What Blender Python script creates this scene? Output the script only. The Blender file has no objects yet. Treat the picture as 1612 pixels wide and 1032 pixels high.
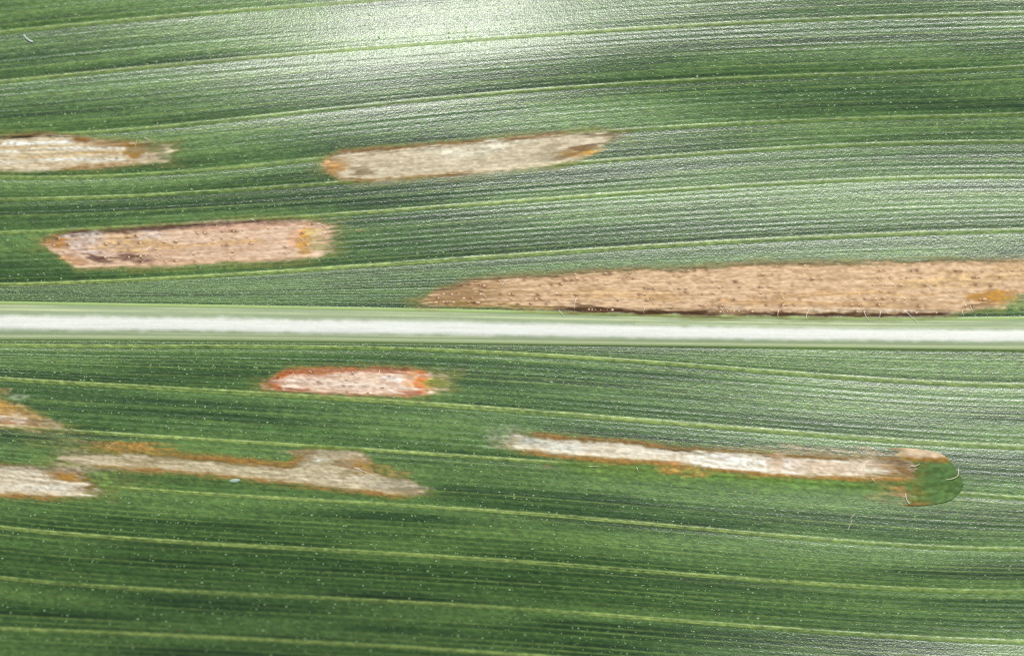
import bpy, math
import numpy as np
from mathutils import Vector

# ------------------------------------------------------------------ camera, light, exposure
scene = bpy.context.scene
S = 5.0e-5                                   # metres per leaf unit: the view is 1612 units = 80.6 mm wide
D = 0.36                                     # camera height above the leaf
cam_data = bpy.data.cameras.new('camera')
cam_data.sensor_width = 36.0
cam_data.lens = 36.0 * D / (1612 * S)
cam_data.clip_start = 0.01
cam_data.clip_end = 20.0
cam_data.dof.use_dof = True
cam_data.dof.focus_distance = D + 0.0004
cam_data.dof.aperture_fstop = 11.0
cam = bpy.data.objects.new('camera', cam_data)
scene.collection.objects.link(cam)
cam.location = (0, 0, D)
scene.camera = cam

SUN_EL, SUN_AZ = 57.0, 4.0                   # degrees; azimuth measured from +Y (up in the view) towards +X
world = bpy.data.worlds.new('World')
scene.world = world
world.use_nodes = True
wn = world.node_tree
sky = wn.nodes.new('ShaderNodeTexSky')
sky.sky_type = 'NISHITA'
sky.sun_disc = False
sky.sun_elevation = math.radians(SUN_EL)
sky.sun_rotation = math.radians(SUN_AZ)
bg = wn.nodes['Background']
bg.inputs['Strength'].default_value = 0.05
wn.links.new(sky.outputs[0], bg.inputs[0])

sun_data = bpy.data.lights.new('sun', 'SUN')
sun_data.energy = 4.2
sun_data.angle = math.radians(3.0)
sun_data.color = (1.0, 0.98, 0.95)
sun = bpy.data.objects.new('sun', sun_data)
scene.collection.objects.link(sun)
el, az = math.radians(SUN_EL), math.radians(SUN_AZ)
to_sun = Vector((math.sin(az) * math.cos(el), math.cos(az) * math.cos(el), math.sin(el)))
sun.rotation_euler = to_sun.to_track_quat('Z', 'Y').to_euler()
sun.location = to_sun * 2

scene.view_settings.view_transform = 'Standard'
scene.view_settings.look = 'None'
scene.view_settings.exposure = 0.0
scene.view_settings.gamma = 1.0
scene.view_settings.use_curve_mapping = False
scene.cycles.use_denoising = False
scene.cycles.max_bounces = 4
scene.cycles.filter_width = 1.2

# ------------------------------------------------------------------ helpers
rng = np.random.default_rng(11)

def lin(c):
    c = np.asarray(c, float) / 255.0
    return np.where(c <= 0.04045, c / 12.92, ((c + 0.055) / 1.055) ** 2.4)

def sstep(a, b, x):
    t = np.clip((x - a) / (b - a), 0, 1)
    return t * t * (3 - 2 * t)

def vnoise(u, v, seed):
    """smooth value noise in -1..1"""
    r = np.random.default_rng(seed)
    lat = r.uniform(-1, 1, (256, 256))
    iu, iv = np.floor(u).astype(int), np.floor(v).astype(int)
    fu, fv = u - iu, v - iv
    fu = fu * fu * (3 - 2 * fu)
    fv = fv * fv * (3 - 2 * fv)
    a, b = iu % 256, (iu + 1) % 256
    c, d = iv % 256, (iv + 1) % 256
    return (lat[a, c] * (1 - fu) + lat[b, c] * fu) * (1 - fv) + (lat[a, d] * (1 - fu) + lat[b, d] * fu) * fv

def fbm(u, v, seed, octaves=3):
    s, amp, tot = 0, 1.0, 0
    for k in range(octaves):
        s = s + amp * vnoise(u * 2 ** k + 17.3 * k, v * 2 ** k + 5.1 * k, seed + k)
        tot += amp
        amp *= 0.55
    return s / tot

# ------------------------------------------------------------------ the course of the veins (leaf units; x along the leaf, y across, downwards)
UPPER = [   # from the midrib outwards
    [(0, 449), (268, 437), (538, 423), (804, 402), (1074, 384), (1340, 372), (1612, 362)],
    [(0, 368), (134, 360), (300, 352), (538, 340), (804, 317), (1074, 296), (1340, 285), (1612, 277)],
    [(0, 315), (268, 305), (538, 289), (804, 266), (938, 253), (1074, 243), (1340, 229), (1612, 222)],
    [(0, 280), (268, 271), (402, 263), (538, 250), (660, 232), (804, 219), (985, 205), (1076, 201), (1340, 186), (1612, 179)],
    [(0, 216), (134, 211), (268, 201), (402, 186), (538, 171), (670, 156), (804, 145), (1074, 129), (1340, 115), (1612, 105)],
    [(0, 132), (268, 107), (538, 77), (804, 60), (1074, 42), (1340, 28), (1612, 21)],
    [(0, 55), (268, 30), (538, 2), (804, -16), (1074, -36), (1340, -50), (1612, -60)],
]
LOWER = [
    [(0, 543), (268, 544), (536, 547), (804, 556), (1076, 573), (1340, 595), (1612, 606)],
    [(0, 596), (268, 613), (540, 626), (804, 646), (1076, 667), (1160, 675), (1358, 688), (1612, 704)],
    [(0, 673), (109, 677), (218, 686), (350, 696), (514, 705), (690, 714), (780, 722), (980, 737), (1200, 752), (1400, 768), (1507, 776), (1612, 783)],
    [(0, 750), (163, 766), (345, 781), (514, 791), (690, 799), (780, 805), (929, 817), (1170, 838), (1358, 853), (1612, 863)],
    [(0, 833), (164, 846), (335, 862), (514, 868), (690, 877), (780, 884), (1072, 905), (1340, 921), (1612, 930)],
    [(0, 914), (164, 929), (330, 938), (700, 957), (1072, 978), (1340, 997), (1612, 1009)],
    [(0, 996), (164, 1006), (330, 1013), (700, 1030), (1072, 1052), (1612, 1084)],
]
MID_TOP = [(0, 474), (200, 477), (540, 484), (870, 489), (1072, 496), (1340, 499), (1612, 499)]
MID_BOT = [(0, 536), (268, 537), (536, 539), (804, 543), (1072, 546), (1340, 549), (1612, 552)]
VEIN_W = [5.5, 4.5, 4.5, 4.5, 4.2, 4.6, 5]
VEIN_W_LOW = [5.5, 6.5, 5, 5, 6, 5.5, 5.5]

xs = np.concatenate([np.linspace(-520, -70, 46)[:-1], np.linspace(-70, 1682, 660), np.linspace(1682, 2132, 46)[1:]])
NX = len(xs)

def curve(pts):
    px, py = np.array(pts, float).T
    deg = 4 if len(px) > 6 else 3
    f = np.polynomial.Polynomial.fit(px, py, deg)
    xi = np.clip(xs, -40, 1652)
    y = f(xi)
    df = f.deriv()
    y = y + (xs - xi) * df(xi)
    return y

mid_top, mid_bot = curve(MID_TOP), curve(MID_BOT)
up = [curve(p) for p in UPPER]
low = [curve(p) for p in LOWER]
for k in range(4):
    up.append(up[6] - 82 * (k + 1) + 2 * np.sin(xs / 300 + k))
    low.append(low[6] + 80 * (k + 1) + 2 * np.sin(xs / 280 + k))
# bands from the upper leaf margin to the lower one: (kind, top curve, bottom curve, index)
prev = mid_top
for k, c in enumerate(up):
    up[k] = np.minimum(c, prev - 9)
    prev = up[k]
prev = mid_bot
for k, c in enumerate(low):
    low[k] = np.maximum(c, prev + (7 if k == 0 else 9))
    prev = low[k]
strips = []
edge_up = up[-1] - 60 + 6 * np.sin(xs / 210)
edge_low = low[-1] + 60 + 6 * np.sin(xs / 190 + 1)
cur = edge_up
for k in range(len(up) - 1, -1, -1):
    w = (VEIN_W[k] if k < 7 else 6) / 2
    strips.append(('blade', cur, up[k] - w, -k))
    strips.append(('vein', up[k] - w, up[k] + w, k))
    cur = up[k] + w
strips.append(('blade', cur, mid_top, 100))
strips.append(('midrib', mid_top, mid_bot, 0))
cur = mid_bot
for k in range(len(low)):
    w = (VEIN_W_LOW[k] if k < 7 else 6) / 2
    strips.append(('blade', cur, low[k] - w, 200 + k))
    strips.append(('vein', low[k] - w, low[k] + w, 50 + k))
    cur = low[k] + w
strips.append(('blade', cur, edge_low, 300))

rowsY, rowT, rowStrip, rowV, vcum = [], [], [], [], -400.0
cellStrip = []
for si, (kind, a, b, idx) in enumerate(strips):
    gap = np.percentile((b - a)[45:-45], 85)
    centre = np.mean(a)
    step = 1.55 if -90 < centre < 1090 else 4.0
    n = {'vein': 6, 'midrib': 40}.get(kind, max(4, int(round(gap / step))))
    for j in range(n):
        t = j / n
        rowsY.append(a + (b - a) * t)
        rowT.append(t)
        rowV.append(vcum + gap * t)
        rowStrip.append(si)
        cellStrip.append(si)
    vcum += gap
rowsY.append(strips[-1][2]); rowV.append(vcum); rowT.append(1.0); rowStrip.append(len(strips) - 1)
Y = np.array(rowsY)                       # NY x NX
NY = Y.shape[0]
T = np.array(rowT)[:, None] * np.ones((1, NX))
rowStrip = np.array(rowStrip)
cellStrip = np.array(cellStrip)
kinds = np.array([s[0] for s in strips])
X = np.ones((NY, 1)) * xs[None, :]
V = np.array(rowV)[:, None] * np.ones((1, NX))   # straightened coordinate, constant along a vein
rk = kinds[rowStrip]
isblade = (rk == 'blade')[:, None]
isvein = (rk == 'vein')[:, None]
ismid = (rk == 'midrib')[:, None]

# ------------------------------------------------------------------ relief of the leaf
# tilt of the blade towards the light, in degrees, on a coarse control net
cx = np.array([-520, -60, 260, 560, 800, 1040, 1320, 1640, 2132], float)
cy = np.array([-420, -60, 0, 60, 120, 180, 260, 350, 440, 500, 560, 650, 750, 850, 940, 1032, 1450], float)
tilt = np.array([
    [-6, -6, 1, 15, 14, 6, 0, 2, 0],
    [-6, -6, 1, 16, 15, 7, 1, 6, 0],
    [-6, -6, 1, 17, 16, 7, 1, 5, 0],
    [-6, -6, 0, 15, 13, 4, 1, 1, -2],
    [-5, -5, 0, 8, 2, -6, -7, -5, -2],
    [-6, -6, -2, 5, 4, -1, -6, -5, -3],
    [-6, -6, -4, 0, 4, 5, 4, 6, 2],
    [-7, -7, -5, -1, 3, 5, 6, 7, 2],
    [-6, -6, -5, -2, 1, 3, 5, 6, 2],
    [-2, -2, -2, -1, -1, 0, 0, 0, 0],
    [-6, -6, -6, -3, -1, 0, 3, 5, 1],
    [-6, -6, -6, -4, 0, 4, 7, 8, 2],
    [-7, -7, -8, -7, -4, 1, 4, 6, 0],
    [-9, -11, -15, -15, -10, -2, 1, 1, -3],
    [-16, -20, -26, -26, -21, -9, -6, -4, -6],
    [-16, -20, -27, -27, -18, -3, 6, 10, -1],
    [-11, -11, -13, -13, -12, -7, -5, -4, -5]], float)
def hermite(c, table, q):
    """smooth interpolation of the rows of table, given at c, at the points q"""
    m_ = np.gradient(table, c, axis=0)
    i = np.clip(np.searchsorted(c, q) - 1, 0, len(c) - 2)
    h_ = (c[i + 1] - c[i])
    f = np.clip((q - c[i]) / h_, 0, 1)
    h00, h10 = 2 * f ** 3 - 3 * f ** 2 + 1, f ** 3 - 2 * f ** 2 + f
    h01, h11 = -2 * f ** 3 + 3 * f ** 2, f ** 3 - f ** 2
    return (h00[:, None] * table[i] + (h10 * h_)[:, None] * m_[i] + h01[:, None] * table[i + 1] + (h11 * h_)[:, None] * m_[i + 1])
ky = np.linspace(cy[0], cy[-1], 400)
net = hermite(cx, hermite(cy, tilt, ky).T, xs)            # NX x 400
def smooth_net(x, y):
    out = np.empty_like(y)
    for c_ in range(NX):
        out[:, c_] = np.interp(y[:, c_], ky, net[c_])
    return out
slope = np.tan(np.radians(smooth_net(X, Y) - 1.0 - 1.5 * sstep(150, 260, Y) + 1.6 * fbm(X / 420, Y / 150, 91, 2)))
dY = np.diff(Y, axis=0)
Z = np.zeros_like(Y)
Z[1:] = np.cumsum(0.5 * (slope[1:] + slope[:-1]) * dY, axis=0)   # units; down the view = +y, facing up the view means rising with y
mid_row = int(np.argmin(np.abs(Y[:, NX // 2] - 516)))
Z = Z - Z[mid_row][None, :]

# arching of the tissue between two veins, minor veins and furrows
tt = T.copy()
stripgap = np.array([np.percentile((s[2] - s[1])[45:-45], 85) for s in strips])[rowStrip][:, None]
nsub = np.maximum(2, np.round(stripgap / 8.6))
sub = tt * nsub
subf = sub - np.floor(sub)
subi = np.floor(sub).astype(int)
rowrand = np.random.default_rng(5).uniform(0, 1, (400, 60))
nearest = np.round(sub).astype(int)
minor_amp = rowrand[np.broadcast_to(rowStrip[:, None], sub.shape), nearest]
minor_amp = np.where((nearest == 0) | (nearest == nsub), 0.0, minor_amp)
band_amp = rowrand[np.broadcast_to(rowStrip[:, None], sub.shape), subi + 30]
dist_minor = np.abs(sub - nearest) * (stripgap / nsub)           # units to the nearest minor vein
edge_d = np.minimum(tt, 1 - tt) * stripgap
wob = 0.65 + 0.5 * fbm(X / 160, V / 9, 21, 2)
arch = np.sin(np.pi * tt) ** 0.8 * np.clip(stripgap / 75, 0.15, 1.2)
Z += isblade * arch * (0.5 + 0.8 * sstep(420, 150, Y) * sstep(900, 300, X))
Z += isblade * (0.27 * np.clip(wob, 0.1, 1.3) * -np.cos(2 * np.pi * subf) * (0.45 + 0.9 * band_amp)) * np.clip(edge_d / 6, 0, 1)
Z += isblade * np.exp(-(dist_minor / 1.5) ** 2) * minor_amp * 0.40
Z -= isblade * 0.25 * np.exp(-((edge_d - 3.0) / 2.4) ** 2)
Z += isvein * 0.32 * np.sin(np.pi * tt) ** 0.7
Z += ismid * (3.2 * np.sin(np.pi * tt) ** 0.8 + 0.8 * np.exp(-((tt - 0.04) / 0.035) ** 2) + 0.8 * np.exp(-((tt - 0.96) / 0.035) ** 2))
Z += isblade * 0.13 * fbm(X / 6, V / 4.2, 31, 2) + isvein * 0.15 * fbm(X / 30, V / 2, 33, 2)
Z += ismid * 0.10 * fbm(X / 45, V / 2.4, 35, 2)

# ------------------------------------------------------------------ pigment (real colour of the tissue, no light in it)
G_DARK, G_MID, G_LIGHT = lin((42, 69, 30)), lin((69, 102, 46)), lin((102, 136, 68))
YEL, VEIN = lin((122, 146, 72)), lin((148, 168, 92))
streak = 0.55 * fbm(X / 260, V / 5.5, 41, 3) + 0.5 * fbm(X / 700, V / 17, 45, 2) + 0.5 * (band_amp - 0.5)
m = np.clip(0.45 + 0.95 * streak, 0, 1)[..., None]
C = G_DARK * (1 - m) + G_MID * m
m2 = np.clip(fbm(X / 330, V / 26, 49, 2) * 0.9 + 0.18, 0, 0.7)[..., None]
C = C * (1 - m2) + G_LIGHT * m2
mv = (isblade * np.exp(-(dist_minor / 1.15) ** 2) * np.clip(minor_amp * 1.4 - 0.25, 0, 1) * (0.8 + 0.5 * fbm(X / 120, V / 8, 51, 2)))[..., None] * 0.92
C = C * (1 - mv) + YEL * mv
rough_m = np.zeros_like(X)                      # 0 = waxy living tissue, 1 = dull dry tissue

# secondary veins that run the whole way as thin pale lines
vc = (isvein * (0.46 + 0.36 * np.abs(np.cos(np.pi * tt)) + 0.6 * fbm(X / 110, V / 1.5, 53, 3) + 0.5 * fbm(X / 6, V / 1.5, 54, 2)) * (0.62 + 0.38 * sstep(250, 400, Y)) * (1 - 0.3 * sstep(700, 1500, X)))[..., None]
C = C * (1 - np.clip(vc, 0, 1)) + VEIN * np.clip(vc, 0, 1)
near_v = (isblade * np.exp(-(edge_d / 1.6) ** 2) * 0.35)[..., None]
C = C * (1 - near_v) + YEL * near_v

# midrib: white pith band between greenish flanks with cream fibres
flank = lin((152, 167, 130)) ; pith = lin((226, 228, 216)) ; cream = lin((205, 212, 160)) ; olive = lin((124, 146, 76))
mc = np.broadcast_to(flank, C.shape).copy()
k = (0.5 + 0.5 * fbm(X / 300, tt * 16, 61, 2))[..., None]
mc = mc * (1 - 0.35 * k) + lin((118, 140, 96)) * 0.35 * k
def over(base, mask, col):
    mk = np.clip(mask, 0, 1)[..., None]
    return base * (1 - mk) + np.asarray(col) * mk
ctr = 0.545 + 0.012 * fbm(X / 200, X * 0, 63, 2)
wn_ = 0.165 + 0.03 * fbm(X / 14, tt * 5, 64, 3) + 0.03 * fbm(X / 160, tt * 3, 66, 2)
mc = over(mc, 0.9 * np.exp(-((tt - 0.02) / 0.05) ** 2), lin((140, 168, 84)))
mc = over(mc, (0.45 + 0.5 * fbm(X / 120, X * 0 + 3, 69, 2)) * np.exp(-((tt - 0.20) / 0.025) ** 2), cream)
mc = over(mc, 0.5 * np.exp(-((tt - 0.30) / 0.02) ** 2) * (X > 1000), cream)
mc = over(mc, 0.6 * np.exp(-((tt - 0.88) / 0.025) ** 2), cream)
mc = over(mc, np.clip(0.2 + 0.7 * fbm(X / 150, X * 0 + 9, 72, 2), 0, 0.7) * np.exp(-((tt - 0.11) / 0.018) ** 2), cream)
mc = over(mc, np.clip(0.2 + 0.7 * fbm(X / 130, X * 0 + 19, 73, 2), 0, 0.7) * np.exp(-((tt - 0.79) / 0.018) ** 2), cream)
mc = over(mc, 0.8 * np.exp(-((tt - 0.965) / 0.03) ** 2), olive)
mc = over(mc, sstep(wn_ * 1.55, wn_ * 0.50, np.abs(tt - ctr)), pith)
mc = mc * (1 + 0.09 * fbm(X / 90, tt * 34, 67, 3) + 0.05 * fbm(X / 5, tt * 22, 68, 2))[..., None]
C = np.where(ismid[..., None], mc, C)
rough_m = np.where(ismid, 0.35, rough_m)

# ------------------------------------------------------------------ dead and discoloured tissue
lesion_id = np.zeros(X.shape, int) - 1
def unit(a):
    return 0.5 * a / a.std()
jit = unit(fbm(X / 22, V / 3.2, 71, 3))                  # ragged edges that follow the fibres
jit2 = unit(fbm(X / 55, V / 6.0, 75, 3))
grain = unit(fbm(X / 20, V / 2.6, 81, 3))                # dry fibres
fleck = unit(fbm(X / 5.5, V / 3.4, 85, 2))
fray = unit(fbm(X / 90, V / 2.4, 88, 2))
NECRO = np.zeros_like(X)

def dl(c):
    c = lin(c)
    c = np.array([c[0], c[1] + (0.20 if c[1] > 0.24 * c[0] else 0.06) * max(0.0, c[0] - 1.6 * c[1]), c[2]])
    return np.array([0.98, 1.01, 0.96]) * (0.88 * c + 0.12 * c.mean())

def blob(cx_, cy_, rx, ry, col, strength=1.0, ang=0.0, soft=0.55, j=0.35):
    """a stain of irregular outline"""
    global C
    a = math.radians(ang)
    dx, dy = X - cx_, Y - cy_
    u = (dx * math.cos(a) + dy * math.sin(a)) / rx
    v = (-dx * math.sin(a) + dy * math.cos(a)) / ry
    r = np.sqrt(u * u + v * v) + j * jit2 + 0.8 * j * jit + 0.12 * fleck
    mott = np.clip(0.86 + 0.34 * fleck + 0.34 * grain + 0.2 * jit2, 0.2, 1.1)
    col3 = np.clip(dl(col) * (1 + 0.28 * fleck + 0.20 * grain)[..., None], 0, 0.9)
    C = over(C, strength * mott * sstep(1.0 + soft * 0.8, 1.0 - soft * 0.7, r), col3)

def dull(cx_, cy_, rx, ry, strength=1.0):
    global rough_m
    r = np.sqrt(((X - cx_) / rx) ** 2 + ((Y - cy_) / ry) ** 2) + 0.3 * jit2
    rough_m = np.maximum(rough_m, strength * sstep(1.2, 0.7, r))

LES = []
def lesion(top, bot, core, core2, edge=1.6, jag=2.2, sink=1.6, halo=None, halo_w=9, rough=1.0, fr=3.2, ring_col=(112, 116, 48)):
    """outline given by its upper and lower border along the leaf"""
    global C, rough_m, Z, NECRO
    tx, ty = np.array(top, float).T
    bx, by = np.array(bot, float).T
    yt, yb = np.interp(xs, tx, ty), np.interp(xs, bx, by)
    x0, x1 = max(tx[0], bx[0]), min(tx[-1], bx[-1])
    dt, db = Y - yt[None, :], yb[None, :] - Y
    dx = np.minimum(X - x0, x1 - X) * 0.35 + fr * fray
    d = np.minimum(np.minimum(dt, db), dx) + jag * (jit + 0.35 * fleck)
    if halo is not None:
        C = over(C, 0.8 * sstep(-halo_w * 1.6, 0, d + 3 * jit2) , lin(halo))
        rough_m = np.maximum(rough_m, 0.75 * sstep(-halo_w * 1.6, 0, d + 3 * jit2))
    ring = sstep(-13, 0, d + 4.0 * jit2) * (1 - sstep(-1, 4, d))
    C = over(C, 0.75 * ring, lin(ring_col))
    rough_m = np.maximum(rough_m, 0.5 * sstep(-12, 0, d + 2 * jit2))
    mask = sstep(-2.4 * edge, 2.2 * edge, d)
    mix = np.clip(0.5 + 0.55 * grain + 0.3 * fleck + 0.3 * jit2, 0, 1)[..., None]
    col = dl(core) * (1 - mix) + dl(core2) * mix
    col = col * (1 + 0.10 * fleck + 0.07 * grain)[..., None]
    mk = mask[..., None]
    C = C * (1 - mk) + np.clip(col, 0, 1) * mk
    rough_m = np.maximum(rough_m, mask * rough)
    Z = Z - sink * sstep(-3.0, 6.0, d) + mask * (0.20 * grain + 0.30 * fleck)
    NECRO = np.maximum(NECRO, mask)
    lid = len(LES)
    lesion_id[(d > 0)] = lid
    LES.append((dt, db, d, mask))
    return dt, db, d, mask

def rim(dist, col, x0, x1, w=3.0, off=0.0, strength=0.9, fade=25):
    """discoloured margin of a lesion between x0 and x1"""
    global C, rough_m
    win = sstep(x0 - fade, x0 + fade, X) * sstep(x1 + fade, x1 - fade, X)
    b = np.exp(-((dist - off + 2.2 * jit + 0.8 * fleck) / (1.15 * w)) ** 2) * win * strength * np.clip(0.95 + 0.45 * jit2, 0.25, 1.2)
    C = over(C, b, dl(col))
    rough_m = np.maximum(rough_m, np.clip(b, 0, 1) * 0.8)

# A: straw lesion at the left border of the view, upper half
dt, db, d, mk = lesion([(-260, 232), (-120, 226), (0, 219), (67, 214), (114, 217), (150, 221), (201, 225), (245, 228), (266, 231)],
                       [(-260, 280), (-120, 276), (0, 270), (100, 267), (157, 265), (201, 260), (245, 257), (266, 254)],
                       (196, 172, 134), (214, 196, 166))
rim(dt, (120, 84, 44), -250, 130, 2.6, -1.0)
rim(db, (150, 104, 52), 100, 215, 2.6, 0.5)
blob(185, 228, 50, 5, (146, 96, 40), 0.8, 3)
blob(130, 222, 20, 5, (140, 84, 36), 0.95, 2)
blob(60, 226, 58, 3.6, (226, 224, 214), 0.9, -2)
blob(40, 217, 55, 1.6, (52, 46, 34), 0.8, -2, j=0.6)
blob(95, 215, 30, 1.3, (216, 196, 160), 0.8, 0)
blob(140, 235, 75, 2.0, (232, 226, 212), 0.9, 0, j=0.5)
blob(20, 240, 45, 2.0, (228, 220, 200), 0.8, 0, j=0.6)
blob(130, 252, 75, 2.2, (230, 226, 214), 0.85, 0, j=0.6)
blob(15, 257, 50, 1.8, (226, 220, 204), 0.7, -2, j=0.6)
for (bx_, by_, rx_) in [(30, 233, 60), (110, 243, 60), (60, 249, 70), (160, 241, 40)]:
    blob(bx_, by_, rx_, 1.6, (198, 160, 84), 0.7, -1.5, j=0.6)
blob(214, 241, 13, 14, (158, 102, 34), 1.0, 0, j=0.3)
blob(236, 237, 26, 9, (136, 112, 52), 0.95, 2, j=0.5)
blob(240, 250, 24, 4, (168, 158, 128), 0.75, -4, j=0.6)
blob(256, 240, 16, 12, (116, 124, 76), 0.85, 0, j=0.6)

# B: long grey-tan lesion, upper half
dt, db, d, mk = lesion([(518, 250), (536, 241), (604, 236), (670, 231), (804, 219), (884, 211), (940, 208), (972, 209)],
                       [(518, 266), (536, 283), (575, 284), (636, 281), (737, 274), (804, 268), (871, 260), (915, 250), (940, 234), (972, 212)],
                       (186, 168, 136), (206, 190, 162))
rim(dt, (140, 100, 58), 520, 900, 2.8, -0.3, 0.9)
rim(db, (142, 108, 60), 520, 760, 2.8, 0, 0.9)
blob(528, 264, 17, 14, (176, 112, 40), 0.85, 0)
blob(524, 254, 10, 8, (190, 140, 96), 0.7, 0)
blob(566, 274, 17, 8, (116, 84, 40), 0.8, -6, j=0.7)
blob(725, 238, 75, 12, (208, 200, 180), 0.7, -6, j=0.5)
blob(640, 250, 60, 9, (196, 176, 146), 0.6, -6, j=0.5)
blob(868, 240, 20, 14, (152, 136, 112), 0.6, -20, j=0.5)
blob(914, 240, 27, 7, (192, 130, 38), 1.0, -5, j=0.3)
blob(925, 228, 22, 5, (96, 70, 40), 0.9, -12, j=0.7)
blob(890, 247, 16, 4, (120, 88, 52), 0.8, -12, j=0.7)
blob(925, 225, 30, 6, (128, 96, 64), 0.8, -14, j=0.8)
blob(950, 216, 22, 7, (112, 92, 62), 0.7, -8, j=0.9)
blob(715, 276, 22, 2.5, (108, 82, 44), 0.8, -4)

# C: peach lesion, left, with rows of raised spots
dt, db, d, mk = lesion([(72, 380), (95, 372), (110, 368), (201, 362), (301, 355), (402, 349), (479, 348), (505, 352), (518, 356)],
                       [(72, 386), (95, 400), (110, 413), (124, 421), (234, 419), (368, 412), (462, 409), (499, 404), (518, 396)],
                       (208, 164, 130), (222, 188, 160))
rim(dt, (104, 70, 56), 100, 470, 3.2, 0.6, 1.0)
rim(db, (162, 124, 84), 130, 470, 2.2, 0.5, 0.6)
blob(93, 381, 20, 11, (176, 104, 36), 1.0, 0, j=0.3)
blob(116, 408, 22, 7, (186, 112, 62), 0.7, 12)
blob(135, 378, 26, 13, (204, 186, 176), 0.9, 0, j=0.45)
blob(160, 392, 40, 12, (214, 186, 182), 0.85, -6, j=0.45)
blob(200, 384, 50, 12, (208, 164, 96), 0.75, -6, j=0.5)
blob(240, 370, 22, 7, (206, 188, 182), 0.7, -5, j=0.6)
blob(146, 403, 20, 5, (104, 60, 60), 1.0, 14, j=0.6)
blob(164, 411, 14, 3.2, (110, 72, 64), 0.8, 10, j=0.7)
blob(206, 405, 26, 5, (112, 70, 68), 1.0, 6, j=0.7)
blob(320, 355, 60, 4.5, (158, 116, 108), 0.6, -6, j=0.9)
blob(350, 382, 110, 4, (206, 152, 88), 0.6, -4, j=0.7)
blob(410, 356, 70, 4.5, (206, 150, 130), 0.55, -2, j=0.9)
blob(466, 374, 14, 14, (222, 158, 128), 0.8, 0, j=0.5)
blob(480, 378, 10, 20, (206, 134, 40), 1.0, 12, j=0.4)
blob(480, 396, 16, 7, (190, 138, 56), 0.7, 0)
blob(495, 376, 12, 13, (200, 178, 118), 0.7, 0, j=0.8)
blob(505, 392, 14, 10, (128, 140, 70), 0.6, 0, j=0.7)

# D: the large tan lesion that reaches the midrib
dt, db, d, mk = lesion([(664, 473), (687, 459), (744, 442), (821, 435), (871, 434), (904, 429), (1005, 424), (1072, 424), (1206, 415), (1340, 415), (1612, 411), (1800, 408)],
                       [(664, 477), (737, 480), (821, 482), (884, 487), (1005, 492), (1072, 493), (1206, 496), (1340, 497), (1474, 496), (1524, 487), (1581, 484), (1600, 464), (1650, 452), (1800, 440)],
                       (194, 154, 114), (216, 180, 142), jag=2.6)
rim(dt, (124, 100, 58), 690, 1700, 3.0, -1.5, 0.6)
rim(db, (78, 46, 24), 880, 1490, 3.6, 1.5, 1.0)
rim(db, (140, 104, 34), 690, 900, 2.6, 0, 0.8)
blob(715, 465, 42, 13, (130, 96, 56), 0.7, -12, j=0.8)
blob(780, 452, 46, 12, (150, 108, 66), 0.5, -5, j=0.9)
blob(700, 476, 60, 4, (120, 96, 36), 0.6, 2, j=0.6)
blob(905, 482, 40, 5, (86, 54, 34), 0.8, 3, j=0.8)
blob(960, 462, 80, 6, (210, 164, 110), 0.5, 0, j=0.7)
blob(1200, 440, 120, 8, (206, 172, 132), 0.5, -1, j=0.9)
blob(1180, 474, 140, 4, (190, 134, 70), 0.5, 2, j=0.9)
blob(1280, 464, 130, 4, (202, 146, 82), 0.5, 0, j=0.9)
blob(1330, 488, 130, 2.4, (206, 188, 164), 0.65, 1, j=0.9)
rim(db, (70, 42, 24), 880, 1490, 2.6, 0.8, 1.0)
blob(1490, 440, 60, 10, (210, 172, 110), 0.5, 0, j=0.9)
blob(1556, 467, 42, 10, (184, 116, 30), 1.0, -4, j=0.35)
blob(1535, 482, 24, 6, (112, 80, 50), 0.75, -4, j=0.8)
blob(1600, 478, 18, 8, (140, 140, 60), 0.6, 0, j=0.6)
blob(1700, 425, 130, 14, (206, 170, 120), 0.6, 0, j=0.7)

# E: small pink lesion with rust margin below the midrib
dt, db, d, mk = lesion([(418, 603), (434, 592), (452, 584), (499, 581), (599, 581), (644, 583), (664, 586), (690, 589), (702, 591)],
                       [(418, 609), (430, 612), (479, 616), (519, 619), (599, 621), (648, 622), (678, 619), (702, 612)],
                       (220, 180, 152), (234, 208, 188), edge=1.4, jag=1.3, sink=1.2, fr=0.8)
rim(dt, (196, 92, 28), 434, 668, 3.6, 1.4, 1.0, 10)
rim(dt, (196, 92, 28), 434, 520, 5.0, 3.0, 0.7, 14)
rim(dt, (104, 40, 24), 590, 650, 1.8, 0.2, 0.9, 16)
rim(db, (160, 80, 34), 430, 530, 2.0, 0.2, 0.9, 12)
rim(db, (166, 96, 56), 540, 660, 2.2, 0.2, 0.9, 14)
blob(431, 603, 11, 9, (196, 80, 16), 1.0, -30, j=0.3)
blob(446, 590, 14, 5, (186, 92, 38), 0.9, -20, j=0.3)
blob(420, 606, 12, 8, (150, 96, 40), 1.0, 0, j=0.3)
blob(500, 588, 22, 4, (176, 92, 62), 0.8, 0, j=0.6)
blob(540, 604, 80, 6, (232, 206, 188), 0.7, 3, j=0.5)
blob(585, 594, 50, 5, (228, 190, 160), 0.7, 2, j=0.5)
blob(626, 597, 22, 3.5, (244, 238, 230), 0.9, 5, j=0.4)
blob(650, 600, 16, 14, (230, 140, 86), 0.75, 0, j=0.4)
blob(666, 602, 12, 16, (214, 110, 24), 0.95, 0, j=0.3)
blob(678, 604, 10, 11, (200, 166, 40), 0.9, 0, j=0.3)
blob(692, 602, 16, 16, (116, 124, 50), 1.0, 0, j=0.4)
blob(650, 619, 18, 3.5, (160, 76, 50), 0.8, 0)
blob(501, 602, 3.5, 2.5, (120, 76, 58), 0.8, 20, j=0.2)

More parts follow.
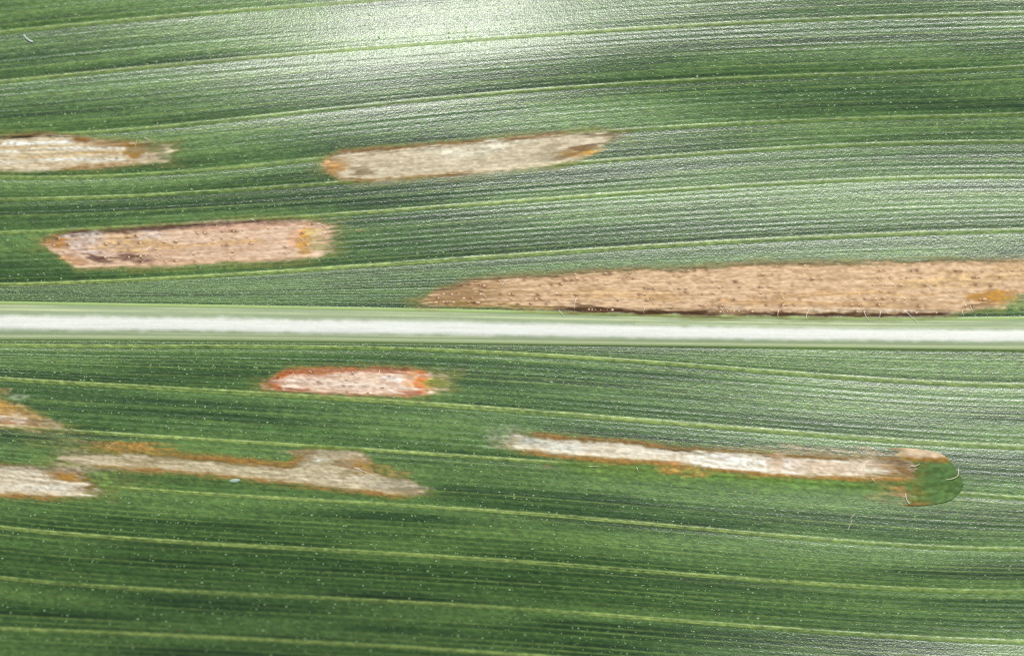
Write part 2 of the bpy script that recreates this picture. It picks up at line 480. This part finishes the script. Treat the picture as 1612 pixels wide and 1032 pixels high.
# F: mottled lesion at the left border of the view
dt, db, d, mk = lesion([(-220, 640), (-60, 632), (0, 632), (20, 642), (40, 650), (66, 660), (88, 668)],
                       [(-220, 668), (-60, 668), (0, 671), (66, 675), (88, 672)],
                       (176, 142, 98), (198, 172, 136), edge=2.5, jag=4.0, sink=1.0)
blob(0, 640, 34, 13, (196, 140, 52), 0.9, 14, j=0.5)
blob(36, 648, 26, 9, (176, 136, 60), 0.7, 16, j=0.6)
blob(24, 627, 18, 8, (146, 156, 120), 0.6, 10, j=0.7)
blob(0, 616, 20, 8, (150, 124, 60), 0.6, 0, j=0.7)
blob(20, 661, 26, 5, (196, 178, 158), 0.8, 6, j=0.7)
blob(50, 665, 10, 6, (146, 88, 46), 0.8, 0, j=0.6)
blob(6, 666, 12, 3, (170, 92, 46), 0.8, 0, j=0.6)
blob(72, 668, 20, 5, (136, 132, 90), 0.7, 8, j=0.8)

# G: long straw lesion, lower left
dt, db, d, mk = lesion([(84, 727), (98, 711), (153, 715), (251, 717), (340, 725), (449, 736), (468, 728), (480, 713), (503, 708), (569, 712), (582, 726), (592, 748), (645, 755), (665, 770)],
                       [(84, 733), (153, 735), (229, 740), (340, 748), (449, 760), (525, 769), (602, 778), (648, 781), (665, 776)],
                       (176, 156, 118), (200, 184, 150), halo=(74, 122, 54), halo_w=10)
rim(dt, (158, 108, 38), 255, 470, 4.0, -2.5, 1.0)
rim(db, (150, 104, 46), 150, 640, 3.0, -1.0, 1.0)
blob(202, 706, 62, 11, (172, 118, 40), 1.0, 3, j=0.3)
blob(126, 697, 34, 9, (142, 126, 72), 0.6, 8, j=0.8)
blob(112, 714, 26, 7, (178, 164, 138), 0.75, 6, j=0.7)
blob(112, 729, 34, 6, (148, 128, 96), 0.6, 4, j=0.9)
blob(200, 743, 40, 4, (130, 104, 46), 0.7, 5, j=0.7)
blob(420, 745, 90, 6, (202, 188, 152), 0.6, 6, j=0.7)
blob(530, 755, 55, 8, (206, 190, 160), 0.7, 6, j=0.6)
blob(520, 718, 50, 7, (170, 156, 128), 0.8, 3, j=0.6)
blob(488, 727, 16, 5, (204, 200, 186), 0.8, -6, j=0.5)
blob(470, 722, 16, 12, (142, 98, 40), 0.7, -20, j=0.7)
blob(552, 736, 18, 5, (134, 92, 60), 0.8, 8, j=0.8)
blob(588, 738, 30, 11, (164, 114, 40), 0.85, 18, j=0.5)
blob(608, 746, 24, 7, (128, 116, 40), 0.7, 20, j=0.6)
blob(618, 764, 36, 9, (172, 162, 140), 0.8, 7, j=0.6)
blob(648, 775, 18, 5, (120, 104, 66), 0.7, 5, j=0.8)
dull(300, 760, 260, 18, 0.7)
dull(250, 705, 240, 14, 0.7)

blob(95, 700, 34, 20, (112, 118, 62), 0.7, 20, j=0.7)
blob(150, 752, 70, 12, (116, 122, 58), 0.7, 8, j=0.6)
blob(300, 722, 180, 9, (122, 116, 48), 0.5, 4, j=0.7)
blob(420, 768, 180, 8, (86, 116, 50), 0.6, 5, j=0.6)
rim(dt, (158, 108, 38), 255, 470, 3.0, -2.0, 0.9)
# H: pale lesion at the left border of the view, below G
dt, db, d, mk = lesion([(-200, 724), (0, 734), (65, 737), (112, 740), (136, 758), (156, 774)],
                       [(-200, 765), (0, 777), (87, 780), (132, 783), (156, 777)],
                       (196, 176, 144), (218, 204, 180))
rim(dt, (146, 110, 72), -150, 130, 2.0, -0.8, 0.7)
rim(db, (162, 106, 40), -180, 92, 4.4, -4.0, 0.9)
blob(104, 751, 36, 10, (160, 106, 34), 1.0, 10, j=0.35)
blob(84, 746, 26, 4, (150, 104, 58), 0.7, 0, j=0.8)
blob(70, 767, 50, 6, (220, 212, 194), 0.7, 0, j=0.6)
blob(128, 770, 24, 8, (160, 132, 98), 0.65, 14, j=0.9)
blob(141, 766, 14, 12, (134, 98, 38), 0.85, 20, j=0.7)
blob(90, 739, 60, 4, (176, 156, 126), 0.8, 2, j=0.8)
blob(70, 716, 24, 20, (96, 122, 50), 0.6, 0, j=0.7)
blob(165, 770, 30, 18, (98, 124, 54), 0.6, 0, j=0.7)
blob(158, 755, 22, 10, (112, 140, 62), 0.6, 10, j=0.6)

# I: long whitish lesion with orange margins, lower right
halo_mask = sstep(820, 930, X) * sstep(1560, 1430, X) * np.exp(-((Y - (733 + (X - 900) * 0.055)) / 26) ** 2)
C = over(C, 0.85 * halo_mask * (0.8 + 0.3 * jit2), lin((84, 114, 54)))
rough_m = np.maximum(rough_m, np.clip(0.95 * halo_mask, 0, 1))
blob(1200, 762, 190, 15, (92, 128, 46), 0.7, 3, j=0.5)
blob(990, 742, 120, 9, (96, 122, 46), 0.6, 4, j=0.5)
blob(1300, 712, 120, 9, (140, 120, 80), 0.85, 3, j=0.5)
dt, db, d, mk = lesion([(792, 694), (812, 682), (840, 690), (904, 693), (1003, 698), (1053, 708), (1180, 714), (1215, 718), (1309, 722), (1408, 724), (1428, 728)],
                       [(792, 699), (812, 706), (879, 714), (954, 721), (1028, 724), (1078, 728), (1140, 737), (1180, 742), (1259, 747), (1358, 749), (1428, 749)],
                       (204, 186, 156), (224, 212, 192), edge=1.4, jag=1.8)
rim(dt, (140, 98, 40), 845, 1430, 3.0, -3.0, 0.9)
rim(db, (164, 106, 38), 820, 1430, 3.4, -3.0, 0.9)
blob(862, 686, 30, 6, (146, 96, 34), 0.9, 4, j=0.5)
blob(806, 690, 26, 14, (136, 146, 112), 0.8, 10, j=0.8)
blob(838, 694, 20, 8, (178, 178, 160), 0.7, 6, j=0.7)
blob(806, 700, 14, 6, (140, 116, 60), 0.6, 0, j=0.8)
blob(880, 702, 45, 7, (206, 206, 194), 0.75, 4, j=0.5)
blob(1066, 709, 30, 2.4, (92, 66, 44), 0.8, 6, j=0.7)
blob(1060, 727, 20, 4, (176, 96, 40), 0.8, 4, j=0.5)
blob(1075, 741, 34, 8, (170, 120, 50), 0.75, 8, j=0.6)
blob(1150, 726, 60, 10, (230, 226, 216), 0.85, 4, j=0.4)
blob(1225, 724, 14, 12, (190, 152, 116), 0.7, 30, j=0.5)
blob(1248, 734, 16, 9, (232, 220, 210), 0.8, 10, j=0.5)
blob(1310, 735, 60, 9, (204, 172, 144), 0.7, 2, j=0.6)
blob(1372, 737, 30, 8, (212, 192, 172), 0.7, 2, j=0.8)
blob(1410, 736, 22, 13, (150, 106, 62), 0.85, 0, j=0.8)
blob(1424, 738, 10, 14, (116, 84, 44), 0.8, 0, j=0.6)
blob(1412, 728, 16, 3, (104, 70, 38), 0.8, 0, j=0.5)
blob(1412, 748, 18, 4, (124, 78, 40), 0.85, 0, j=0.6)
blob(1400, 768, 34, 16, (120, 112, 52), 0.8, 8, j=0.7)
blob(1416, 770, 12, 14, (152, 106, 58), 0.7, -20, j=0.5)
blob(862, 733, 8, 5, (112, 84, 44), 0.6, 0, j=0.6)
blob(270, 1001, 14, 4, (120, 86, 48), 0.6, 3, j=0.7)
blob(194, 631, 3, 2.4, (30, 50, 22), 0.8, 0, j=0.1)

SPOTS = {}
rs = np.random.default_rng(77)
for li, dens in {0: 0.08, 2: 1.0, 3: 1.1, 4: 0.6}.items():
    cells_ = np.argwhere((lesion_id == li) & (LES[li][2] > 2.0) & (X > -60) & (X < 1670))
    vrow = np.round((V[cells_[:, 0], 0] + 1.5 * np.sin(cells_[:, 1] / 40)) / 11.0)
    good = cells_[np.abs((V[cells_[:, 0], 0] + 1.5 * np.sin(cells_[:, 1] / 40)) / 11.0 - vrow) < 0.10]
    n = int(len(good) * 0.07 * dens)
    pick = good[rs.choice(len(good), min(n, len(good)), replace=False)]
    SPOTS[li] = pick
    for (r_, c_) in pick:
        a0, a1, b0, b1 = max(0, r_ - 5), r_ + 6, max(0, c_ - 4), c_ + 5
        sx, sy = X[a0:a1, b0:b1], Y[a0:a1, b0:b1]
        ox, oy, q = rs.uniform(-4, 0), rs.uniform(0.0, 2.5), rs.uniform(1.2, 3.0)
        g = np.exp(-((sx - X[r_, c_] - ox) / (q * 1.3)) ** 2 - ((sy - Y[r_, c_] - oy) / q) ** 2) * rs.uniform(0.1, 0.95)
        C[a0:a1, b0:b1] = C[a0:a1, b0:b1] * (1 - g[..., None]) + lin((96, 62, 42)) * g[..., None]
        Z[a0:a1, b0:b1] -= 1.0 * g

C = np.clip(C * (1 + 0.45 * (1 - ismid) * fbm(X / 6, V / 3.2, 87, 2) * (1 - 0.75 * NECRO))[..., None], 0.004, 0.9)

# ------------------------------------------------------------------ positions and normals of the whole surface
PX, PY, PZ = (X - 806) * S, (516 - Y) * S, Z * S
P = np.stack([PX, PY, PZ], -1)
du = np.gradient(P, axis=1)
dv = np.gradient(P, axis=0)
N = np.cross(dv, du)
N /= np.linalg.norm(N, axis=-1, keepdims=True)
N[N[..., 2] < 0] *= -1

def surf(x, y):
    c = int(np.clip(np.searchsorted(xs, x), 1, NX - 1))
    c = c if abs(xs[c] - x) < abs(xs[c - 1] - x) else c - 1
    return float(np.interp(y, Y[:, c], Z[:, c]))

# ------------------------------------------------------------------ materials
def tissue_material(name, vary=0.80, rough_live=0.385, rough_dry=0.72, spec=0.95, cell_bump=1.0, grain_bump=1.0):
    mt = bpy.data.materials.new(name)
    mt.use_nodes = True
    nt = mt.node_tree
    nd, lk = nt.nodes, nt.links
    bs = nd['Principled BSDF']
    def node(t, **kw):
        n = nd.new(t)
        for k_, v_ in kw.items():
            setattr(n, k_, v_)
        return n
    pig = node('ShaderNodeAttribute', attribute_name='pigment')
    co = node('ShaderNodeAttribute', attribute_name='leaf_co')
    dry = node('ShaderNodeAttribute', attribute_name='dryness')
    def noise(scale, detail, rough=0.6):
        mp = node('ShaderNodeMapping')
        mp.inputs['Scale'].default_value = scale
        lk.new(co.outputs['Vector'], mp.inputs['Vector'])
        n = node('ShaderNodeTexNoise')
        n.inputs['Scale'].default_value = 1.0
        n.inputs['Detail'].default_value = detail
        n.inputs['Roughness'].default_value = rough
        lk.new(mp.outputs[0], n.inputs['Vector'])
        return n.outputs['Fac']
    def math_(op, a, b=None, c=None):
        n = node('ShaderNodeMath', operation=op)
        for i, q in enumerate((a, b, c)):
            if q is None: continue
            if isinstance(q, (int, float)): n.inputs[i].default_value = q
            else: lk.new(q, n.inputs[i])
        return n.outputs[0]
    cells = noise((0.27, 0.34, 1), 2.0, 0.7)          # epidermal cells, a few units long
    fibres = noise((0.010, 0.50, 1), 1.5)              # lines along the veins
    specks = noise((0.5, 0.6, 1), 1.0)
    # fine colour variation of the tissue
    var = math_('MULTIPLY_ADD', cells, vary, 1 - 0.5 * vary)
    var2 = math_('MULTIPLY_ADD', fibres, 0.4 * vary, 1 - 0.2 * vary)
    var = math_('MULTIPLY', var, var2)
    mul = node('ShaderNodeVectorMath', operation='SCALE')
    lk.new(pig.outputs['Color'], mul.inputs[0])
    lk.new(var, mul.inputs['Scale'])
    lk.new(mul.outputs[0], bs.inputs['Base Color'])
    d = dry.outputs['Fac']
    r = math_('MULTIPLY_ADD', d, rough_dry - rough_live, rough_live)
    r = math_('ADD', r, math_('MULTIPLY_ADD', specks, 0.40, -0.20))
    lk.new(r, bs.inputs['Roughness'])
    sp = math_('MULTIPLY_ADD', d, -0.75 * spec, spec)
    lk.new(sp, bs.inputs['Specular IOR Level'])
    h1 = math_('MULTIPLY', cells, cell_bump)
    h2 = math_('MULTIPLY', fibres, 0.3 * grain_bump)
    h = math_('ADD', h1, h2)
    bp = node('ShaderNodeBump')
    bp.inputs['Strength'].default_value = 1.0
    bp.inputs['Distance'].default_value = 3.0e-5
    lk.new(h, bp.inputs['Height'])
    lk.new(bp.outputs[0], bs.inputs['Normal'])
    return mt

MAT = {
    'blade': tissue_material('waxy_green_blade'),
    'vein': tissue_material('pale_vein_tissue', 0.6, 0.46, 0.72, 0.45, 0.9, 0.8),
    'midrib': tissue_material('midrib_tissue', 0.22, 0.45, 0.75, 0.35, 0.16, 0.3),
    'lesion': tissue_material('dead_lesion_tissue', 0.26, 0.5, 0.78, 0.4, 0.8, 0.5),
    'film': tissue_material('dull_green_film', 0.4, 0.5, 0.66, 0.5, 0.25, 0.6),
}

def plain_material(name, col, rough, var=0.25, scale=9000.0, trans=0.0):
    mt = bpy.data.materials.new(name)
    mt.use_nodes = True
    nt = mt.node_tree
    bs = nt.nodes['Principled BSDF']
    tc = nt.nodes.new('ShaderNodeTexCoord')
    nz = nt.nodes.new('ShaderNodeTexNoise')
    nz.inputs['Scale'].default_value = scale
    nt.links.new(tc.outputs['Object'], nz.inputs['Vector'])
    mx = nt.nodes.new('ShaderNodeMix')
    mx.data_type = 'RGBA'
    c = lin(col)
    mx.inputs[6].default_value = (*np.clip(c * (1 - var), 0, 1), 1)
    mx.inputs[7].default_value = (*np.clip(c * (1 + var), 0, 1), 1)
    nt.links.new(nz.outputs['Fac'], mx.inputs[0])
    nt.links.new(mx.outputs[2], bs.inputs['Base Color'])
    bs.inputs['Roughness'].default_value = rough
    return mt

M_HAIR = plain_material('pale_hair', (240, 232, 208), 0.4, 0.08)
M_PRICKLE = plain_material('glassy_prickle', (132, 160, 108), 0.45, 0.45)
M_SPOT = plain_material('dry_raised_spot', (214, 180, 144), 0.55, 0.2)
M_LINT = plain_material('white_lint', (226, 232, 232), 0.6, 0.1)
M_FLECK = plain_material('bluish_white_fleck', (150, 172, 152), 0.55, 0.15)

# ------------------------------------------------------------------ the leaf
leaf = bpy.data.objects.new('maize_leaf', None)
scene.collection.objects.link(leaf)
leaf.empty_display_size = 0.01
leaf['label'] = 'broad green maize leaf with white midrib and tan blight lesions'
leaf['category'] = 'leaf'

idx = np.arange(NY * NX).reshape(NY, NX)
quads = np.stack([idx[:-1, :-1], idx[1:, :-1], idx[1:, 1:], idx[:-1, 1:]], -1)
Pf, Nf, Cf = P.reshape(-1, 3), N.reshape(-1, 3), C.reshape(-1, 3)
COf = np.stack([X, V, np.zeros_like(X)], -1).reshape(-1, 3)
Rf = np.clip(rough_m, 0, 1).reshape(-1)

def link(name, me, mat, parent, label=None, kind=None):
    o = bpy.data.objects.new(name, me)
    me.materials.append(mat)
    scene.collection.objects.link(o)
    if parent is not None:
        o.parent = parent
    if label:
        o['label'] = label
    if kind:
        o['kind'] = kind
    return o

def raw_mesh(name, P_, F_, N_=None, C_=None, CO_=None, R_=None):
    me = bpy.data.meshes.new(name)
    P_ = np.asarray(P_, np.float32)
    F_ = np.asarray(F_, np.int32)
    nv, (nf, k_) = len(P_), F_.shape
    me.vertices.add(nv)
    me.vertices.foreach_set('co', P_.ravel())
    me.loops.add(nf * k_)
    me.loops.foreach_set('vertex_index', F_.ravel())
    me.polygons.add(nf)
    me.polygons.foreach_set('loop_start', np.arange(0, nf * k_, k_, dtype=np.int32))
    me.update(calc_edges=True)
    me.shade_smooth()
    if C_ is not None:
        a = me.attributes.new('pigment', 'FLOAT_COLOR', 'POINT')
        a.data.foreach_set('color', np.concatenate([C_, np.ones((nv, 1))], 1).astype(np.float32).ravel())
        a = me.attributes.new('leaf_co', 'FLOAT_VECTOR', 'POINT')
        a.data.foreach_set('vector', CO_.astype(np.float32).ravel())
        a = me.attributes.new('dryness', 'FLOAT', 'POINT')
        a.data.foreach_set('value', R_.astype(np.float32).ravel())
    if N_ is not None:
        me.normals_split_custom_set_from_vertices(np.asarray(N_, np.float32))
    return me

def piece(name, cellmask, mat, parent, label=None):
    F = quads[cellmask]
    if len(F) == 0:
        return None
    used, inv = np.unique(F, return_inverse=True)
    me = raw_mesh(name, Pf[used], inv.reshape(F.shape), Nf[used], Cf[used], COf[used], Rf[used])
    return link(name, me, mat, parent, label)

cl = lesion_id[:-1, :-1]
ck = kinds[cellStrip][:, None] * np.ones((1, NX - 1), dtype=int) if False else np.repeat(kinds[cellStrip][:, None], NX - 1, axis=1)
dead = cl >= 0
piece('blade', (ck == 'blade') & ~dead, MAT['blade'], leaf)
piece('midrib', (ck == 'midrib') & ~dead, MAT['midrib'], leaf, 'white midrib with pale green flanks')
for si, s in enumerate(strips):
    if s[0] == 'vein':
        mk_ = np.zeros_like(dead)
        mk_[cellStrip == si] = True
        piece('vein', mk_ & ~dead, MAT['vein'], leaf)
LES_LABEL = [
    'straw lesion with white fibre streaks and orange brown end',
    'long grey tan lesion with an orange patch near its tip',
    'peach lesion with dotted rows and purple brown flecks',
    'largest tan lesion, dark brown along the midrib',
    'small pink lesion with rust red margin',
    'small mottled orange and grey lesion',
    'long straw lesion with orange brown margins and forked end',
    'pale cream lesion with an ochre patch',
    'long whitish lesion with orange margins ending in a green film',
]
lesions = [piece('lesion', cl == i, MAT['lesion'], leaf, LES_LABEL[i]) for i in range(len(LES))]

# ------------------------------------------------------------------ the loose film at the end of the long whitish lesion
NYF, NXF = 46, 44
right = [(704, 1426), (706, 1446), (709, 1466), (712, 1478), (718, 1488), (724, 1494), (734, 1501), (744, 1507), (752, 1512), (762, 1515), (770, 1512), (778, 1506), (786, 1495), (790, 1484), (793, 1466), (795, 1446)]
ry_, rx_ = np.array(right, float).T
left_pts = [(704, 1372), (715, 1380), (730, 1400), (750, 1404), (770, 1394), (795, 1400)]
ly_, lx_ = np.array(left_pts, float).T
fy = np.linspace(704, 795, NYF)
ft = np.linspace(0, 1, NXF)
FY = fy[:, None] * np.ones((1, NXF))
rr = np.interp(fy, ry_, rx_) + 0.8 * np.sin(fy * 1.3)
FX = np.interp(fy, ly_, lx_)[:, None] * (1 - ft) + rr[:, None] * ft
FY = FY + ft * 0
base = np.array([[surf(FX[i, j], FY[i, j]) for j in range(NXF)] for i in range(NYF)])
ker = np.ones(9) / 9
base = np.apply_along_axis(lambda q: np.convolve(np.pad(q, 4, mode='edge'), ker, 'valid'), 0, base)
ee = np.minimum(1, np.minimum(FY - 704, 795 - FY) / 12)
lift = -2.2 + 3.2 * sstep(0.0, 0.55, ft)[None, :] + 0 * FY + 1.2 * fbm(FX / 30, FY / 5, 303, 2)
FZ = base + lift
FZ += 0.12 * fbm(FX / 20, FY / 3.5, 301, 2)
FC = np.broadcast_to(lin((76, 104, 50)), FX.shape + (3,)).copy()
def fover(mask, col):
    global FC
    FC = over(FC, mask, lin(col))
fj = 1.6 * fbm(FX / 14, FY / 4, 311, 3)
fover(np.clip(0.5 * fj + 0.3, 0, 0.8), (84, 118, 66))
fover(0.75 * sstep(1470, 1420, FX + 12 * fj), (118, 110, 44))
fover(0.9 * sstep(730, 720, FY + 3.0 * fj), (150, 106, 46))
fover(sstep(721, 716, FY + 2.0 * fj), (196, 174, 142))
fover(0.7 * sstep(1432, 1418, FX + 8 * fj) * sstep(722, 714, FY), (158, 136, 92))
fover(0.85 * sstep(786, 794, FY + 2 * fj + 0.02 * (FX - 1440)) * sstep(1480, 1450, FX), (124, 96, 50))
fover(0.7 * sstep(1432, 1420, FX + 4 * fj) * sstep(745, 760, FY), (148, 104, 56))
fover(0.9 * sstep(1430, 1418, FX + 4 * fj) * sstep(752, 744, FY) * sstep(722, 728, FY), (140, 94, 50))
FP = np.stack([(FX - 806) * S, (516 - FY) * S, FZ * S], -1).reshape(-1, 3)
fi = np.arange(NYF * NXF).reshape(NYF, NXF)
fq = np.stack([fi[:-1, :-1], fi[1:, :-1], fi[1:, 1:], fi[:-1, 1:]], -1).reshape(-1, 4)
under = FP.copy(); under[:, 2] -= 0.6 * S
loop = np.concatenate([fi[0, :], fi[1:, -1], fi[-1, -2::-1], fi[-2:0:-1, 0]])
nxt = np.roll(loop, -1)
nF = len(FP)
skirt = np.stack([loop, nxt, nxt + nF, loop + nF], -1)
allF = np.concatenate([fq, fq[:, ::-1] + nF, skirt])
FCO = np.stack([FX, FY, 0 * FX], -1).reshape(-1, 3)
FC = np.clip(FC * (1 + 0.5 * fbm(FX / 6, FY / 4, 321, 2))[..., None], 0, 0.9)
film_me = raw_mesh('loose_film', np.concatenate([FP, under]), allF, None, np.concatenate([FC.reshape(-1, 3)] * 2), np.concatenate([FCO] * 2), np.full(2 * nF, 0.85))
film = link('loose_film', film_me, MAT['film'], lesions[8], 'rounded dull green film with tan upper edge at the end of the lesion')

# ------------------------------------------------------------------ tiny raised things on the surface
def domes(name, centres, radii, heights, stretch, mat, parent, lean=0.0, label=None):
    """low domes sitting on the surface, joined (too small to pick apart)"""
    ns = 6
    a = np.arange(ns) / ns * 2 * np.pi
    vs, fs = [], []
    tmpl = [(math.cos(q), math.sin(q), -0.25) for q in a] + [(0.62 * math.cos(q), 0.62 * math.sin(q), 0.72) for q in a] + [(0, 0, 1.0)]
    tmpl = np.array(tmpl)
    f = []
    for q in range(ns):
        r_ = (q + 1) % ns
        f += [(q, r_, ns + r_), (q, ns + r_, ns + q), (ns + q, ns + r_, 2 * ns)]
    f = np.array(f)
    n = len(centres)
    R_ = np.asarray(radii)[:, None]
    st = np.asarray(stretch)[:, None]
    hx = tmpl[None, :, 0] * R_ * st + lean * np.clip(tmpl[None, :, 2], 0, 1) * R_
    hy = tmpl[None, :, 1] * R_
    hz = tmpl[None, :, 2] * np.asarray(heights)[:, None]
    W = np.stack([hx, hy, hz], -1) * S + np.asarray(centres)[:, None, :]
    F = (f[None] + (np.arange(n) * len(tmpl))[:, None, None]).reshape(-1, 3)
    me = raw_mesh(name, W.reshape(-1, 3), F)
    return link(name, me, mat, parent, label, 'stuff')

r2 = np.random.default_rng(77)
okrow = np.where((rk == 'blade') & (Y[:, NX // 2] > -80) & (Y[:, NX // 2] < 1110))[0]
# rows of prickle hairs: chosen where the position between two minor veins is about the middle
mid_of_band = [r_ for r_ in okrow if abs(subf[r_, 0] - 0.5) < 0.22]
cent, rad, hei, stv = [], [], [], []
cols_ok = np.where((xs > -60) & (xs < 1670))[0]
rowdens = {r_: r2.uniform(0.25, 1.0) for r_ in mid_of_band}
tries = 26000
rr_ = r2.choice(mid_of_band, tries)
cc_ = r2.choice(cols_ok, tries)
for r_, c_ in zip(rr_, cc_):
    if r2.uniform() > rowdens[r_] * 0.62 or NECRO[r_, c_] > 0.05 or rough_m[r_, c_] > 0.5:
        continue
    big = r2.uniform()
    q = 0.8 + 0.95 * big ** 4
    cent.append(P[r_, c_] + np.array([r2.uniform(-1.2, 1.2), r2.uniform(-.6, .6), 0.1]) * S)
    rad.append(q); hei.append(q * r2.uniform(0.3, 0.7)); stv.append(r2.uniform(0.9, 1.5))
domes('prickle_hairs', cent, rad, hei, stv, M_PRICKLE, leaf, 0.3)

# rows of raised spots on the dry lesions
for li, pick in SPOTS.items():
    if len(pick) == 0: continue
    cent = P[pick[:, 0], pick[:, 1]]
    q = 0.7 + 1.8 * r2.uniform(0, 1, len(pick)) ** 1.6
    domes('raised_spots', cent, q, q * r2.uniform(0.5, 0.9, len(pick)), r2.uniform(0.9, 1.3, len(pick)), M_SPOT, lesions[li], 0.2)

# ------------------------------------------------------------------ single hairs
def tube(name, pts, r0, r1, mat, parent=None, label=None, sides=5):
    """tapering curved hair; pts are (x, y, height above the surface) in leaf units"""
    pts = np.array(pts, float)
    n = 9
    s = np.linspace(0, 1, len(pts)); q = np.linspace(0, 1, n)
    deg = min(3, len(pts) - 1)
    co = [np.polynomial.Polynomial.fit(s, pts[:, i], deg)(q) for i in range(3)]
    c3 = np.stack([(co[0] - 806), (516 - co[1]), np.array([surf(a_, b_) for a_, b_ in zip(co[0], co[1])]) + co[2]], -1)
    tan = np.gradient(c3, axis=0); tan /= np.linalg.norm(tan, axis=1)[:, None]
    side = np.cross(tan, [0, 0, 1.0]); ln = np.linalg.norm(side, axis=1)[:, None]
    side = np.where(ln > 1e-4, side / np.maximum(ln, 1e-4), np.array([1.0, 0, 0]))
    upv = np.cross(side, tan)
    vs = []
    for i in range(n):
        r_ = r0 + (r1 - r0) * q[i]
        for k_ in range(sides):
            an = 2 * math.pi * k_ / sides
            vs.append(c3[i] + r_ * (math.cos(an) * side[i] + math.sin(an) * upv[i]))
    F = []
    for i in range(n - 1):
        for k_ in range(sides):
            k2 = (k_ + 1) % sides
            F.append((i * sides + k_, i * sides + k2, (i + 1) * sides + k2, (i + 1) * sides + k_))
    me = raw_mesh(name, np.array(vs) * S, F)
    return link(name, me, mat, parent, label)

def hair(parent, x0, y0, x1, y1, bend=3, h=2.2, r=0.5):
    mx_, my_ = (x0 + x1) / 2 + bend, (y0 + y1) / 2
    tube('hair', [(x0, y0, -0.3), (mx_, my_, h), (x1, y1, h * 0.8 + 0.4)], r, r * 0.35, M_HAIR, parent)

for h_ in [(908, 468, 904, 486, -1), (1018, 481, 1014, 493, -2), (1134, 484, 1140, 494, 1), (1226, 488, 1225, 500, -1), (1274, 488, 1271, 505, -3),
           (1361, 489, 1368, 504, -2), (1387, 489, 1385, 503, -1), (1424, 489, 1444, 508, 1), (1515, 489, 1516, 498, 0), (1528, 481, 1530, 490, 0),
           (880, 488, 888, 499, 0), (800, 440, 792, 452, -3), (760, 462, 766, 470, 0), (1460, 448, 1466, 456, 1)]:
    hair(lesions[3], *h_)
for h_ in [(486, 583, 490, 588, 2), (533, 586, 537, 592, 1), (554, 585, 557, 592, 2), (597, 582, 597, 592, 0), (567, 590, 563, 597, 0), (462, 586, 458, 593, 0)]:
    hair(lesions[4], *h_, h=1.6)
for h_ in [(216, 232, 220, 218, 0), (230, 218, 240, 226, 3), (232, 242, 238, 248, 1), (160, 243, 168, 252, 1), (64, 238, 70, 248, -3), (46, 240, 54, 226, 1)]:
    hair(lesions[0], *h_, h=1.6)
for h_ in [(500, 352, 512, 358, 3), (470, 372, 478, 382, 2), (396, 345, 404, 350, 1), (512, 364, 506, 376, 2)]:
    hair(lesions[2], *h_, h=1.6)
for h_ in [(556, 736, 586, 750, 2), (170, 706, 178, 698, -2)]:
    hair(lesions[6], *h_, h=1.6)
for h_ in [(1371, 751, 1378, 760, 0), (928, 734, 943, 734, 0), (1100, 748, 1096, 742, 1), (1002, 735, 1004, 742, 1)]:
    hair(lesions[8], *h_, h=1.6)
for pts in [[(1507, 736, 4), (1507, 744, 4.5), (1503, 750, 5), (1488, 754, 4.2)], [(1432, 732, 3), (1440, 732, 4.5), (1446, 729, 4)], [(1424, 776, 2.5), (1426, 786, 3.2), (1431, 792, 2.8)]]:
    tube('hair', pts, 0.6, 0.4, M_HAIR, film)
for h_ in [(400, 270, 404, 263, 1), (1334, 832, 1340, 818, 0), (1338, 815, 1345, 806, 0)]:
    hair(leaf, *h_, h=1.6, r=0.5)

# ------------------------------------------------------------------ specks lying on the leaf
lf = tube('lint_fibre', [(43, 58, 1.0), (46, 62, 3.0), (50, 66, 2.5), (57, 69, 0.9)], 0.7, 1.3, M_LINT, None)
lf['label'] = 'tiny curled white lint fibre lying on plain green blade, away from lesions'
lf['category'] = 'fibre'
def speck(name, x, y, rx, ry, hz, mat, label, cat):
    r_ = np.random.default_rng(int(x))
    ns, vs, F = 12, [], []
    z0 = surf(x, y)
    for (rad_, hh) in [(1.0, -0.4), (0.92, 0.45), (0.55, 0.9)]:
        for k_ in range(ns):
            an = 2 * math.pi * k_ / ns
            w_ = 1 + 0.18 * math.sin(2 * an + 1) + 0.10 * r_.uniform(-1, 1)
            vs.append((x - 806 + rx * rad_ * w_ * math.cos(an), 516 - y + ry * rad_ * w_ * math.sin(an), z0 + hz * hh))
    vs.append((x - 806, 516 - y, z0 + hz))
    for lv in range(2):
        for k_ in range(ns):
            k2 = (k_ + 1) % ns
            a_, b_ = lv * ns, (lv + 1) * ns
            F += [(a_ + k_, a_ + k2, b_ + k2), (a_ + k_, b_ + k2, b_ + k_)]
    for k_ in range(ns):
        F.append((2 * ns + k_, 2 * ns + (k_ + 1) % ns, 3 * ns))
    o = link(name, raw_mesh(name, np.array(vs) * S, F), mat, None, label)
    o['category'] = cat
    return o
speck('wax_fleck', 368, 757, 8, 4.0, 1.2, M_FLECK, 'pale bluish white fleck at the lower margin of the long straw lesion', 'fleck')
